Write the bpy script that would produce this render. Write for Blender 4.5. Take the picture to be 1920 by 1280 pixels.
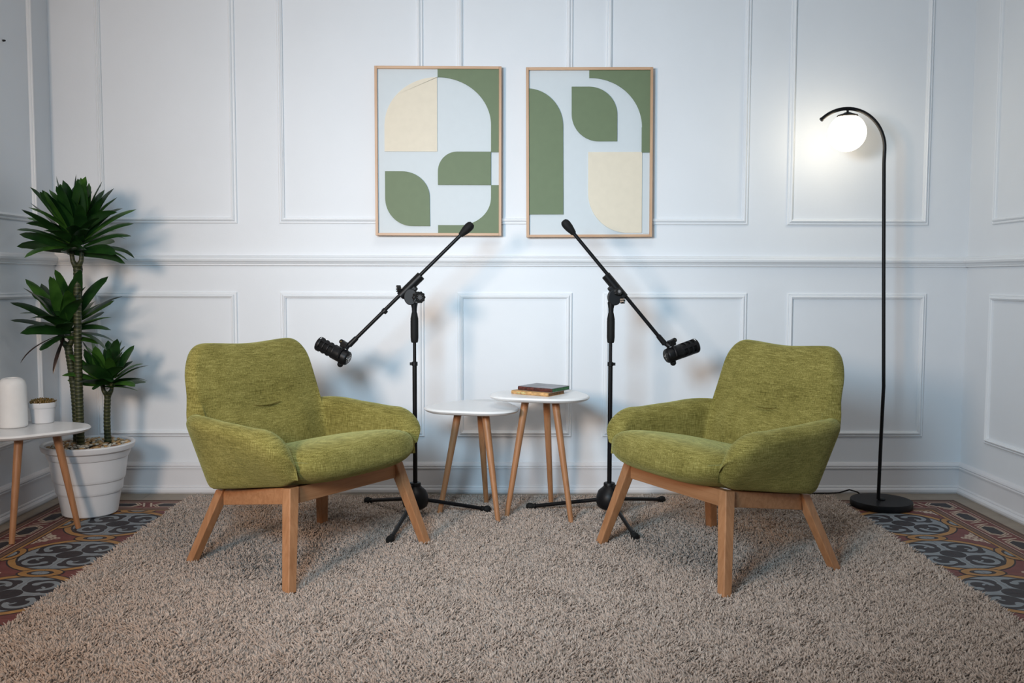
import bpy, bmesh, math, random
import numpy as np
from mathutils import Vector, Matrix, noise as mnoise

for o in list(bpy.data.objects):
    bpy.data.objects.remove(o)
scene = bpy.context.scene
COL = scene.collection
PI = math.pi
R = math.radians

# ------------------------------------------------------------------ camera
CAM_H, F_PX, YAW, PITCH, ROLL = 1.02, 1728.43, 0.0098, 0.0685, 0.0023
YB, XL, XR, ZC = 4.343, -2.094, 2.19, 3.1          # back wall, side walls, ceiling
YF = -1.6                                          # where the modelled room opens behind the camera
fw = Vector((math.sin(YAW) * math.cos(PITCH), math.cos(YAW) * math.cos(PITCH), -math.sin(PITCH)))
rt = Vector((math.cos(YAW), -math.sin(YAW), 0))
up = rt.cross(fw)
r2 = math.cos(ROLL) * rt + math.sin(ROLL) * up
u2 = -math.sin(ROLL) * rt + math.cos(ROLL) * up
cd = bpy.data.cameras.new('camera')
cd.sensor_width = 36.0
cd.sensor_fit = 'HORIZONTAL'
cd.lens = F_PX / 1920 * 36.0
cd.clip_start = 0.05
cam = bpy.data.objects.new('camera', cd)
m = Matrix.Identity(4)
for i in range(3):
    m[i][0], m[i][1], m[i][2] = r2[i], u2[i], -fw[i]
m[2][3] = CAM_H
cam.matrix_world = m
COL.objects.link(cam)
scene.camera = cam

# ------------------------------------------------------------------ light and exposure
w = bpy.data.worlds.new('world')
scene.world = w
w.use_nodes = True
bg = w.node_tree.nodes['Background']
bg.inputs[0].default_value = (0.50, 0.76, 1.0, 1)
bg.inputs[1].default_value = 0.18


def area_light(name, loc, target, size, power, color, spread=180):
    d = bpy.data.lights.new(name, 'AREA')
    d.shape = 'DISK'
    d.size = size
    d.energy = power
    d.color = color
    d.spread = R(spread)
    o = bpy.data.objects.new(name, d)
    o.location = loc
    o.rotation_euler = (Vector(target) - Vector(loc)).to_track_quat('-Z', 'Y').to_euler()
    COL.objects.link(o)
    return o


area_light('studio_light_warm', (-1.80, 0.05, 1.50), (-0.15, 4.3, 1.25), 0.62, 22, (1.0, 0.77, 0.61), 82)
area_light('studio_light_cool', (-0.65, 0.75, 1.62), (0.30, 4.3, 1.15), 0.62, 21, (0.52, 0.79, 1.0), 92)
area_light('ceiling_softbox', (0.1, 2.1, 3.02), (0.1, 2.4, 0), 1.3, 15, (1.0, 0.95, 0.90), 125)

vs = scene.view_settings
vs.view_transform = 'Standard'
vs.look = 'None'
vs.gamma = 1.0
vs.use_curve_mapping = False
vs.exposure = 0.0


# ------------------------------------------------------------------ helpers
class MB:
    """collects verts / faces (with material slot and smooth flag) and links them as ONE mesh object"""

    def __init__(self):
        self.v, self.f, self.m, self.s = [], [], [], []

    def add(self, vs_, fs, mi=0, smooth=False):
        b = len(self.v)
        self.v += [tuple(p) for p in vs_]
        for f in fs:
            self.f.append([b + i for i in f])
            self.m.append(mi)
            self.s.append(smooth)
        return self

    def box(self, c, s, rot=None, mi=0):
        hx, hy, hz = s[0] / 2, s[1] / 2, s[2] / 2
        P = [Vector((x, y, z)) for x in (-hx, hx) for y in (-hy, hy) for z in (-hz, hz)]
        if rot is not None:
            P = [rot @ p for p in P]
        P = [p + Vector(c) for p in P]
        return self.add(P, [(0, 1, 3, 2), (4, 6, 7, 5), (0, 4, 5, 1), (2, 3, 7, 6), (0, 2, 6, 4), (1, 5, 7, 3)], mi)

    def hexa(self, bot, top, mi=0):
        """bot / top: four corners each, same winding (counter-clockwise from above)"""
        return self.add(list(bot) + list(top),
                        [(3, 2, 1, 0), (4, 5, 6, 7), (0, 1, 5, 4), (1, 2, 6, 5), (2, 3, 7, 6), (3, 0, 4, 7)], mi)

    def lathe(self, prof, n=32, M=None, mi=0, smooth=True):
        """prof: list of (radius, z); r = 0 closes"""
        rings, vs_ = [], []
        for r, z in prof:
            if r < 1e-6:
                rings.append([len(vs_)])
                vs_.append(Vector((0, 0, z)))
            else:
                rings.append(list(range(len(vs_), len(vs_) + n)))
                for k in range(n):
                    a = 2 * PI * k / n
                    vs_.append(Vector((r * math.cos(a), r * math.sin(a), z)))
        fs = []
        for A, B in zip(rings, rings[1:]):
            for k in range(n):
                k2 = (k + 1) % n
                if len(A) == 1 and len(B) == 1:
                    continue
                if len(A) == 1:
                    fs.append((A[0], B[k2], B[k]))
                elif len(B) == 1:
                    fs.append((A[k], A[k2], B[0]))
                else:
                    fs.append((A[k], A[k2], B[k2], B[k]))
        if M is not None:
            vs_ = [M @ p for p in vs_]
        return self.add(vs_, fs, mi, smooth)

    def rod(self, a, b, ra, rb=None, n=16, mi=0, cap=True, smooth=True):
        a, b = Vector(a), Vector(b)
        rb = ra if rb is None else rb
        d = b - a
        M = Matrix.Translation(a) @ d.to_track_quat('Z', 'Y').to_matrix().to_4x4()
        L = d.length
        e = min(0.0015, ra * .3, L * .2)
        prof = [(0, 0), (max(ra - e, 1e-4), 0), (ra, e), (rb, L - e), (max(rb - e, 1e-4), L), (0, L)] if cap else [(ra, 0), (rb, L)]
        return self.lathe(prof, n, M, mi, smooth)

    def tube(self, pts, r, n=12, mi=0, closed=False):
        """round tube through points; r is a number or a list"""
        P = [Vector(p) for p in pts]
        rs = r if isinstance(r, (list, tuple)) else [r] * len(P)
        vs_, fs = [], []
        prev = None
        for i, p in enumerate(P):
            t = (P[min(i + 1, len(P) - 1)] - P[max(i - 1, 0)]).normalized()
            if prev is None:
                u = t.orthogonal().normalized()
            else:
                u = (prev - t * prev.dot(t)).normalized()
            prev = u
            v = t.cross(u)
            for k in range(n):
                a = 2 * PI * k / n
                vs_.append(p + rs[i] * (math.cos(a) * u + math.sin(a) * v))
        for i in range(len(P) - 1):
            for k in range(n):
                k2 = (k + 1) % n
                fs.append((i * n + k, i * n + k2, (i + 1) * n + k2, (i + 1) * n + k))
        fs.append(tuple(reversed(range(n))))
        fs.append(tuple(range((len(P) - 1) * n, len(P) * n)))
        return self.add(vs_, fs, mi, True)

    def prism(self, poly, z0, z1, M=None, mi=0, mi_side=None):
        """extruded polygon (x, y) from z0 to z1"""
        n = len(poly)
        vs_ = [Vector((x, y, z0)) for x, y in poly] + [Vector((x, y, z1)) for x, y in poly]
        if M is not None:
            vs_ = [M @ p for p in vs_]
        self.add(vs_, [tuple(reversed(range(n))), tuple(range(n, 2 * n))], mi)
        return self.add(vs_, [(k, (k + 1) % n, n + (k + 1) % n, n + k) for k in range(n)],
                        mi if mi_side is None else mi_side)

    def mesh(self, name, mats):
        me = bpy.data.meshes.new(name)
        me.from_pydata([tuple(p) for p in self.v], [], self.f)
        for mt in (mats if isinstance(mats, (list, tuple)) else [mats]):
            me.materials.append(mt)
        me.polygons.foreach_set('material_index', self.m)
        me.polygons.foreach_set('use_smooth', self.s)
        me.update()
        return me

    def build(self, name, mats, parent=None, bevel=0, fix=True, angle=40):
        me = self.mesh(name, mats)
        if fix:
            bm = bmesh.new()
            bm.from_mesh(me)
            bmesh.ops.remove_doubles(bm, verts=bm.verts, dist=1e-6)
            bmesh.ops.recalc_face_normals(bm, faces=bm.faces)
            bm.to_mesh(me)
            bm.free()
        if any(self.s):
            me.set_sharp_from_angle(angle=R(angle))
        o = bpy.data.objects.new(name, me)
        COL.objects.link(o)
        if parent is not None:
            o.parent = parent
        if bevel:
            md = o.modifiers.new('bevel', 'BEVEL')
            md.width = bevel
            md.segments = 2
            md.limit_method = 'ANGLE'
        return o


def tag(o, label=None, cat=None, group=None, kind=None):
    if label:
        o['label'] = label
    if cat:
        o['category'] = cat
    if group:
        o['group'] = group
    if kind:
        o['kind'] = kind
    return o


def empty(name, loc=(0, 0, 0), rz=0.0):
    o = bpy.data.objects.new(name, None)
    o.empty_display_size = 0.05
    o.location = loc
    o.rotation_euler = (0, 0, rz)
    COL.objects.link(o)
    return o


# ------------------------------------------------------------------ materials
def nodes(name):
    mt = bpy.data.materials.new(name)
    mt.use_nodes = True
    nt = mt.node_tree
    return mt, nt, nt.nodes['Principled BSDF']


def N(nt, typ, **kw):
    n = nt.nodes.new(typ)
    for k, v in kw.items():
        if k.startswith('i_'):
            n.inputs[k[2:].replace('_', ' ')].default_value = v
        else:
            setattr(n, k, v)
    return n


def ramp(nt, fac, stops):
    r = nt.nodes.new('ShaderNodeValToRGB')
    el = r.color_ramp.elements
    while len(el) < len(stops):
        el.new(0.5)
    for e, (p, c) in zip(el, stops):
        e.position = p
        e.color = (*c, 1)
    nt.links.new(fac, r.inputs[0])
    return r


def coords(nt, scale=(1, 1, 1), which='Object', rot=(0, 0, 0)):
    tc = nt.nodes.new('ShaderNodeTexCoord')
    mp = nt.nodes.new('ShaderNodeMapping')
    mp.inputs['Scale'].default_value = scale
    mp.inputs['Rotation'].default_value = rot
    nt.links.new(tc.outputs[which], mp.inputs[0])
    return mp.outputs[0]


def bump(nt, bs, height, strength, dist=0.002):
    b = N(nt, 'ShaderNodeBump')
    b.inputs['Strength'].default_value = strength
    b.inputs['Distance'].default_value = dist
    nt.links.new(height, b.inputs['Height'])
    nt.links.new(b.outputs[0], bs.inputs['Normal'])


def plain(name, col, rough=0.5, metal=0.0, var=0.06, scale=30, bmp=0.0, bscale=200, spec=0.5):
    mt, nt, bs = nodes(name)
    n = N(nt, 'ShaderNodeTexNoise', i_Scale=scale, i_Detail=4.0)
    nt.links.new(coords(nt), n.inputs['Vector'])
    lo = tuple(c * (1 - var) for c in col)
    hi = tuple(min(1, c * (1 + var)) for c in col)
    r = ramp(nt, n.outputs[0], [(0.3, lo), (0.7, hi)])
    nt.links.new(r.outputs[0], bs.inputs['Base Color'])
    bs.inputs['Roughness'].default_value = rough
    bs.inputs['Metallic'].default_value = metal
    bs.inputs['Specular IOR Level'].default_value = spec
    if bmp:
        n2 = N(nt, 'ShaderNodeTexNoise', i_Scale=bscale, i_Detail=3.0)
        nt.links.new(coords(nt), n2.inputs['Vector'])
        bump(nt, bs, n2.outputs[0], bmp, 0.001)
    return mt


def wood(name, a, b, axis='Z', rough=0.45):
    mt, nt, bs = nodes(name)
    sc = {'X': (3, 60, 60), 'Y': (60, 3, 60), 'Z': (60, 60, 3)}[axis]
    n = N(nt, 'ShaderNodeTexNoise', i_Scale=1.0, i_Detail=5.0, i_Roughness=0.6, i_Distortion=0.6)
    nt.links.new(coords(nt, sc), n.inputs['Vector'])
    r = ramp(nt, n.outputs[0], [(0.3, a), (0.7, b)])
    nt.links.new(r.outputs[0], bs.inputs['Base Color'])
    bs.inputs['Roughness'].default_value = rough
    bump(nt, bs, n.outputs[0], 0.12, 0.001)
    return mt


def paint(name, col, rough=0.55):
    mt, nt, bs = nodes(name)
    n = N(nt, 'ShaderNodeTexNoise', i_Scale=3.0, i_Detail=3.0)
    nt.links.new(coords(nt), n.inputs['Vector'])
    r = ramp(nt, n.outputs[0], [(0.3, tuple(c * .97 for c in col)), (0.7, col)])
    nt.links.new(r.outputs[0], bs.inputs['Base Color'])
    bs.inputs['Roughness'].default_value = rough
    bs.inputs['Specular IOR Level'].default_value = 0.3
    n2 = N(nt, 'ShaderNodeTexNoise', i_Scale=260.0, i_Detail=2.0)
    n3 = N(nt, 'ShaderNodeTexNoise', i_Scale=22.0, i_Detail=3.0)
    c = coords(nt)
    nt.links.new(c, n2.inputs['Vector'])
    nt.links.new(c, n3.inputs['Vector'])
    ad = N(nt, 'ShaderNodeMath', operation='MULTIPLY_ADD')
    ad.inputs[1].default_value = 2.5
    nt.links.new(n3.outputs[0], ad.inputs[0])
    nt.links.new(n2.outputs[0], ad.inputs[2])
    bump(nt, bs, ad.outputs[0], 0.16, 0.0012)
    return mt


def fabric(name, dark, mid, light):
    mt, nt, bs = nodes(name)
    c = coords(nt)
    # woven chenille: streaks across, streaks down, slubs
    n1 = N(nt, 'ShaderNodeTexNoise', i_Scale=1.0, i_Detail=3.0, i_Roughness=0.65)
    nt.links.new(coords(nt, (26, 26, 520)), n1.inputs['Vector'])
    n2 = N(nt, 'ShaderNodeTexNoise', i_Scale=1.0, i_Detail=3.0, i_Roughness=0.65)
    nt.links.new(coords(nt, (470, 470, 26)), n2.inputs['Vector'])
    n3 = N(nt, 'ShaderNodeTexNoise', i_Scale=9.0, i_Detail=3.0)
    nt.links.new(c, n3.inputs['Vector'])
    mx = N(nt, 'ShaderNodeMath', operation='ADD')
    nt.links.new(n1.outputs[0], mx.inputs[0])
    nt.links.new(n2.outputs[0], mx.inputs[1])
    m2 = N(nt, 'ShaderNodeMath', operation='MULTIPLY_ADD')
    m2.inputs[1].default_value = 0.30
    nt.links.new(n3.outputs[0], m2.inputs[0])
    nt.links.new(mx.outputs[0], m2.inputs[2])
    dv = N(nt, 'ShaderNodeMath', operation='DIVIDE')
    dv.inputs[1].default_value = 2.3
    nt.links.new(m2.outputs[0], dv.inputs[0])
    r = ramp(nt, dv.outputs[0], [(0.36, dark), (0.5, mid), (0.64, light)])
    nt.links.new(r.outputs[0], bs.inputs['Base Color'])
    bs.inputs['Roughness'].default_value = 0.9
    bs.inputs['Specular IOR Level'].default_value = 0.15
    bs.inputs['Sheen Weight'].default_value = 0.35
    bs.inputs['Sheen Roughness'].default_value = 0.4
    bs.inputs['Sheen Tint'].default_value = (0.75, 0.8, 0.35, 1)
    bump(nt, bs, mx.outputs[0], 0.5, 0.002)
    return mt


M = {}
M['wall'] = paint('wall_paint', (0.77, 0.80, 0.832))
M['trim'] = paint('trim_paint', (0.81, 0.835, 0.86), 0.4)
M['base'] = paint('baseboard_paint', (0.72, 0.72, 0.74), 0.4)
M['ceil'] = paint('ceiling_paint', (0.8, 0.8, 0.8))
M['green_fabric'] = fabric('green_chenille', (0.070, 0.058, 0.010), (0.205, 0.176, 0.045), (0.39, 0.345, 0.115))
M['wood_leg'] = wood('beech_leg', (0.33, 0.145, 0.060), (0.46, 0.225, 0.105), 'Z')
M['wood_rail'] = wood('beech_rail', (0.33, 0.145, 0.060), (0.46, 0.225, 0.105), 'X')
M['wood_frame_v'] = wood('oak_frame_upright', (0.48, 0.29, 0.17), (0.62, 0.40, 0.25), 'Z')
M['wood_frame_h'] = wood('oak_frame_level', (0.48, 0.29, 0.17), (0.62, 0.40, 0.25), 'X')
M['table_white'] = plain('white_lacquer', (0.80, 0.80, 0.80), 0.3, var=0.02)
M['ceramic'] = plain('matt_white_ceramic', (0.80, 0.80, 0.79), 0.5, var=0.02)
M['pot'] = plain('white_plastic_pot', (0.70, 0.71, 0.73), 0.4, var=0.04, scale=12)
M['black'] = plain('black_plastic', (0.006, 0.006, 0.007), 0.45, var=0.2, spec=0.25)
M['black_metal'] = plain('black_powder_coat', (0.005, 0.005, 0.006), 0.42, var=0.2, spec=0.22)
M['rubber'] = plain('black_rubber', (0.006, 0.006, 0.006), 0.7, var=0.2, spec=0.25)
M['black_gloss'] = plain('black_gloss', (0.012, 0.012, 0.012), 0.15, var=0.1)
M['chrome'] = plain('chrome', (0.75, 0.75, 0.76), 0.15, 1.0, var=0.05)
M['brass'] = plain('brass', (0.75, 0.6, 0.2), 0.25, 1.0, var=0.05)
M['mark'] = plain('white_print', (0.75, 0.75, 0.75), 0.5, var=0.02)
M['art_white'] = plain('art_pale_board', (0.60, 0.65, 0.675), 0.6, var=0.01)
M['art_green'] = plain('art_green_board', (0.140, 0.188, 0.100), 0.6, var=0.03)
M['art_cream'] = plain('art_cream_board', (0.72, 0.65, 0.52), 0.6, var=0.02)
M['mortar'] = plain('floor_mortar', (0.14, 0.11, 0.09), 0.9, var=0.1)
TS = 14
M['t_red'] = plain('tile_burgundy', (0.150, 0.047, 0.042), 0.55, spec=0.25, var=0.15, scale=TS)
M['t_ochre'] = plain('tile_ochre', (0.32, 0.165, 0.055), 0.55, spec=0.25, var=0.12, scale=TS)
M['t_grey'] = plain('tile_grey', (0.20, 0.22, 0.235), 0.55, spec=0.25, var=0.12, scale=TS)
M['t_dark'] = plain('tile_dark', (0.030, 0.025, 0.028), 0.55, spec=0.25, var=0.15, scale=TS)
M['t_cream'] = plain('tile_cream', (0.45, 0.36, 0.28), 0.55, spec=0.25, var=0.1, scale=TS)
M['t_brown'] = plain('tile_brown', (0.16, 0.085, 0.055), 0.55, spec=0.25, var=0.15, scale=TS)
M['t_stone'] = plain('tile_plain_stone', (0.27, 0.225, 0.175), 0.5, var=0.12, scale=TS)
TILE = [M[k] for k in ('t_red', 't_ochre', 't_grey', 't_dark', 't_cream', 't_brown', 't_stone')]
RED, OCH, GRY, DRK, CRM, BRN, STN = range(7)


# ------------------------------------------------------------------ room shell
def sl(name, c, s, mat, label=None, parent=None):
    o = MB().box(c, s).build(name, mat, parent)
    o['kind'] = 'structure'
    return o


ymid, ylen = (YB + YF) / 2, YB - YF
xmid, xlen = (XL + XR) / 2, XR - XL
wall_back = sl('wall_back', (xmid, YB + .06, ZC / 2), (xlen + .24, .12, ZC), M['wall'])
wall_left = sl('wall_left', (XL - .06, ymid, ZC / 2), (.12, ylen, ZC), M['wall'])
wall_right = sl('wall_right', (XR + .06, ymid, ZC / 2), (.12, ylen, ZC), M['wall'])
ceiling = sl('ceiling', (xmid, ymid, ZC + .05), (xlen + .24, ylen + .12, .1), M['ceil'])
floor = sl('floor', (xmid, ymid, -.056), (xlen + .24, ylen + .12, .1), M['mortar'])

# wall coordinate frames: (u along the wall, v up, t out of the wall) -> world
W_BACK = lambda u, v, t: Vector((u, YB - t, v))
W_LEFT = lambda u, v, t: Vector((XL + t, u, v))
W_RIGHT = lambda u, v, t: Vector((XR - t, u, v))
MOLD = [(0, 0), (0, .007), (.004, .010), (.006, .010), (.007, .0075), (.010, .0085), (.014, .0150), (.018, .0175),
        (.0215, .0150), (.0225, .011), (.0245, .011), (.0265, .008), (.0275, .0)]


def panel_molding(wf, parent, u0, u1, v0, v1):
    vs_, fs = [], []
    for d, t in MOLD:
        for u, v in ((u0 + d, v0 + d), (u1 - d, v0 + d), (u1 - d, v1 - d), (u0 + d, v1 - d)):
            vs_.append(wf(u, v, t))
    for i in range(len(MOLD) - 1):
        for k in range(4):
            k2 = (k + 1) % 4
            fs.append((i * 4 + k, i * 4 + k2, i * 4 + 4 + k2, i * 4 + 4 + k))
    return MB().add(vs_, fs).build('panel_molding', M['trim'], parent)


def run_molding(name, wf, parent, u0, u1, prof, mat, structure=False):
    vs_, fs, n = [], [], len(prof)
    for u in (u0, u1):
        for v, t in prof:
            vs_.append(wf(u, v, t))
    fs = [(i, i + 1, n + i + 1, n + i) for i in range(n - 1)] + [tuple(range(n)), tuple(range(n, 2 * n))]
    o = MB().add(vs_, fs).build(name, mat, parent)
    if structure:
        o['kind'] = 'structure'
    return o


RAIL = [(1.076, 0), (1.076, .010), (1.079, .013), (1.083, .013), (1.085, .016), (1.091, .020), (1.098, .030),
        (1.106, .033), (1.112, .030), (1.116, .022), (1.119, .016), (1.122, .014), (1.124, .008), (1.125, 0)]
BASE = [(0, 0), (0, .024), (.008, .028), (.018, .028), (.024, .024), (.028, .018), (.030, .020), (.035, .018), (.037, .013),
        (.116, .012), (.118, .018), (.123, .018), (.125, .0145), (.128, .0145), (.131, .018), (.138, .015), (.146, .006), (.148, 0)]

PX = [(-1.880, -1.240), (-1.045, -.372), (-.215, .320), (.475, 1.146), (1.330, 1.995)]
LX = [(-1.915, -1.248), (-1.045, -.372), (-.215, .325), (.472, 1.149), (1.340, 1.999)]
for (a, b), (c, d) in zip(PX, LX):
    panel_molding(W_BACK, wall_back, a, b, 1.272, 2.78)
    panel_molding(W_BACK, wall_back, c, d, .270, .952)
run_molding('chair_rail', W_BACK, wall_back, XL, XR, RAIL, M['trim'])
for wf, wl, y1, zb in ((W_LEFT, wall_left, 4.178, .300), (W_RIGHT, wall_right, 4.122, .278)):
    y = y1
    while y - 1.0 > YF:
        panel_molding(wf, wl, y - 1.0, y, 1.264, 2.78)
        panel_molding(wf, wl, y - 1.0, y, zb, .954)
        y -= 1.2
    run_molding('chair_rail', wf, wl, YF, YB, RAIL, M['trim'])
run_molding('baseboard_back', W_BACK, None, XL, XR, BASE, M['base'], True)
run_molding('baseboard_left', W_LEFT, None, YF, YB, BASE, M['base'], True)
run_molding('baseboard_right', W_RIGHT, None, YF, YB, BASE, M['base'], True)

# ------------------------------------------------------------------ patterned floor tiles
P_, BW = .214, .200       # tile pitch, border tile width
JT = .0006                # half joint


def circ(cx, cy, rx, ry=None, n=40, a0=0, a1=2 * PI):
    ry = rx if ry is None else ry
    full = abs(a1 - a0 - 2 * PI) < 1e-6
    k = n if full else n + 1
    return [(cx + rx * math.cos(a0 + (a1 - a0) * i / n), cy + ry * math.sin(a0 + (a1 - a0) * i / n)) for i in range(k)]


def arc_band(cx, cy, r0, r1, a0, a1, n=20):
    A = [(cx + r1 * math.cos(R(a0 + (a1 - a0) * i / n)), cy + r1 * math.sin(R(a0 + (a1 - a0) * i / n))) for i in range(n + 1)]
    B = [(cx + r0 * math.cos(R(a1 + (a0 - a1) * i / n)), cy + r0 * math.sin(R(a1 + (a0 - a1) * i / n))) for i in range(n + 1)]
    return A + B


def clip(poly, planes):
    """planes: (a, b, c) keep a x + b y <= c"""
    for a, b, c in planes:
        out = []
        for i, p in enumerate(poly):
            q = poly[(i + 1) % len(poly)]
            dp, dq = a * p[0] + b * p[1] - c, a * q[0] + b * q[1] - c
            if dp <= 0:
                out.append(p)
            if (dp < 0 < dq) or (dq < 0 < dp):
                t = dp / (dp - dq)
                out.append((p[0] + t * (q[0] - p[0]), p[1] + t * (q[1] - p[1])))
        poly = out
        if len(poly) < 3:
            return []
    return poly


def tile_mesh(name, sx, sy, layers, base, extra=()):
    """slab from (0,0) to (sx,sy) with its top at z = 0, coloured inlays in layers"""
    planes = [(-1, 0, -JT), (1, 0, sx - JT), (0, -1, -JT), (0, 1, sy - JT)] + list(extra)
    sq = clip([(0, 0), (sx, 0), (sx, sy), (0, sy)], planes)
    mb = MB().prism(sq, -.008, 0, mi=base)
    z = 0
    for mi, polys in layers:
        for poly in polys:
            z += .00004
            pc = clip(poly, planes)
            if len(pc) >= 3:
                mb.add([(x, y, z) for x, y in pc], [tuple(range(len(pc)))], mi)
    me = mb.mesh(name, TILE)
    bm = bmesh.new()
    bm.from_mesh(me)
    big = [f for f in bm.faces if len(f.verts) > 4]
    bmesh.ops.triangulate(bm, faces=big, ngon_method='EAR_CLIP')
    for f in bm.faces:
        if f.normal.z < 0 and f.calc_center_median().z > -.001 and all(abs(v.co.z - f.verts[0].co.z) < 1e-7 for v in f.verts):
            f.normal_flip()
    bm.to_mesh(me)
    bm.free()
    return me


c0 = .080
scroll = [arc_band(c0, c0, .030, .049, -95, 150), circ(c0 - .034, c0 + .018, .0145), arc_band(c0 - .004, c0 - .026, .010, .0185, -100, 90, 14),
          circ(.018, .150, .012), circ(.150, .018, .012)]
knot_c = [circ(.196, .196, .017), circ(.170, .200, .012), circ(.200, .170, .012), circ(.214, .148, .012), circ(.148, .214, .012),
          [(.150, .208), (.208, .150), (.214, .158), (.158, .214)], circ(.178, .178, .010)]
knot_h = [circ(.198, .198, .007), circ(.170, .200, .005), circ(.200, .170, .005), circ(.214, .148, .005), circ(.148, .214, .005)]


def eyes(rx, ry):
    return [circ(P_, 0, rx, ry), circ(0, P_, ry, rx)]


MEDAL = tile_mesh('medallion_tile', P_, P_, [
    (CRM, knot_c), (RED, knot_h), (DRK, [circ(0, 0, .206, n=96)]), (OCH, [circ(0, 0, .200, n=96)]),
    (DRK, [circ(0, 0, .176, n=96)]), (GRY, [circ(0, 0, .168, n=96)]),
    (DRK, [circ(c0, c0, .066), circ(0, 0, .046), circ(.036, .112, .026), circ(.112, .036, .026)]),
    (GRY, scroll),
    (DRK, eyes(.048, .082)), (OCH, eyes(.042, .075)), (DRK, eyes(.024, .046)), (GRY, eyes(.017, .030))], RED)


def border_layers():
    L = P_
    h = lambda a, b: [(L / 2 - a, .105), (L / 2 - a + b * .8, .105 - b), (L / 2 + a - b * .8, .105 - b), (L / 2 + a, .105),
                      (L / 2 + a - b * .8, .105 + b), (L / 2 - a + b * .8, .105 + b)]
    band = lambda a, b: [(0, a), (L, a), (L, b), (0, b)]
    zz = []
    for u in (0, L):
        for du in (-.020, .012):
            zz.append([(u + du - .012, .140), (u + du - .003, .140), (u + du + .022, .070), (u + du + .013, .070)])
    return [(OCH, [band(.004, .016)]), (DRK, [band(.016, .021), band(0, .004)]), (BRN, [band(.021, .040), band(.168, .200)]),
            (CRM, [band(.048, .052), band(.158, .162)]),
            (DRK, [band(.040, .0435), band(.1655, .169), band(.188, .1935)]),
            (CRM, [h(.086, .040)]), (BRN, [h(.079, .035)]), (CRM, [h(.072, .031)]), (DRK, [h(.064, .0265)]), (CRM, zz)]


BORDER = tile_mesh('border_tile', P_, BW, border_layers(), RED)


def rot_layers(ls):
    return [(mi, [[(BW - y, x) for x, y in poly] for poly in ps]) for mi, ps in ls]


# mitred corner tile: its inner corner at (0,0), borders meet along the diagonal
def half(ls, fn):
    return [(mi, [clip([fn(x, y) for x, y in poly], [(1, -1, 0) if fn.__name__ == 'fa' else (-1, 1, 0)]) for poly in ps]) for mi, ps in ls]


def fa(x, y):
    return (x, y)


def fb(x, y):
    return (y, x)


_c = [(mi, a + b) for (mi, a), (_, b) in zip(half(border_layers(), fa), half(border_layers(), fb))]
_c = [(mi, [q for q in ps if len(q) > 2]) for mi, ps in _c]
CORNER = tile_mesh('corner_tile', BW, BW, _c, RED)


def put(me, name, x, y, rz, flip=False):
    o = bpy.data.objects.new(name, me)
    COL.objects.link(o)
    o.parent = floor
    o.location = (x, y, 0)
    o.rotation_euler = (0, 0, rz)
    if flip:
        o.scale = (-1, 1, 1)
    return o


ROW0 = 3.352 + .428            # centre row of medallions nearest the back wall
y_top = ROW0 + P_
CXS = {'l': -1.597, 'r': 1.676}
for side, cx in CXS.items():
    for k in range(7):
        cy = ROW0 - k * 2 * P_
        for q in range(4):
            put(MEDAL, 'floor_tile', cx, cy, q * PI / 2)
    yy = y_top
    for k in range(14):
        if side == 'l':
            put(BORDER, 'border_tile', cx - P_, yy - P_, PI / 2)
        else:
            put(BORDER, 'border_tile', cx + P_, yy, -PI / 2)
        yy -= P_
    for k in range(2):
        put(BORDER, 'border_tile', cx - P_ + k * P_, y_top, 0)
    if side == 'l':
        put(CORNER, 'border_tile', cx - P_, y_top, PI / 2)
    else:
        put(CORNER, 'border_tile', cx + P_, y_top, 0)


def strip(x0, x1, y0, y1):
    if x1 - x0 > y1 - y0:
        n, ax = max(1, round((x1 - x0) / .428)), 0
    else:
        n, ax = max(1, round((y1 - y0) / .428)), 1
    for i in range(n):
        a, b = (i / n), ((i + 1) / n)
        bx = (x0 + (x1 - x0) * a, x0 + (x1 - x0) * b, y0, y1) if ax == 0 else (x0, x1, y0 + (y1 - y0) * a, y0 + (y1 - y0) * b)
        MB().box(((bx[0] + bx[1]) / 2, (bx[2] + bx[3]) / 2, -.004), (bx[1] - bx[0] - 2 * JT, bx[3] - bx[2] - 2 * JT, .008)).build('edge_tile', M['t_stone'], floor)


yb_in = y_top + BW
xl_in, xr_in = CXS['l'] - P_ - BW, CXS['r'] + P_ + BW
strip(XL, XR, yb_in, YB)
strip(XL, xl_in, y_top - 14 * P_, yb_in)
strip(xr_in, XR, y_top - 14 * P_, yb_in)

# ------------------------------------------------------------------ rug
M['rug_back'] = plain('rug_backing', (0.30, 0.25, 0.21), 0.95, var=0.15)


def pile_mat():
    mt, nt, bs = nodes('shag_pile')
    at = N(nt, 'ShaderNodeAttribute', attribute_name='tint')
    r = ramp(nt, at.outputs['Fac'], [(0.0, (0.305, 0.230, 0.182)), (0.5, (0.475, 0.376, 0.310)), (1.0, (0.650, 0.548, 0.470))])
    nt.links.new(r.outputs[0], bs.inputs['Base Color'])
    bs.inputs['Roughness'].default_value = 0.85
    bs.inputs['Specular IOR Level'].default_value = 0.2
    bs.inputs['Sheen Weight'].default_value = 0.2
    return mt


M['pile'] = pile_mat()
RX0, RX1, RY0, RY1 = -1.448, 1.535, 1.30, 4.225
rug = empty('rug', (.04, 2.8, 0))
tag(rug, 'large beige shag rug covering the middle of the patterned tile floor', 'rug')
bk = MB().box(((RX0 + RX1) / 2 - .04, (RY0 + RY1) / 2 - 2.8, .0035), (RX1 - RX0 - .006, RY1 - RY0 - .006, .006)).build('rug_backing', M['rug_back'], rug)


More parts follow.
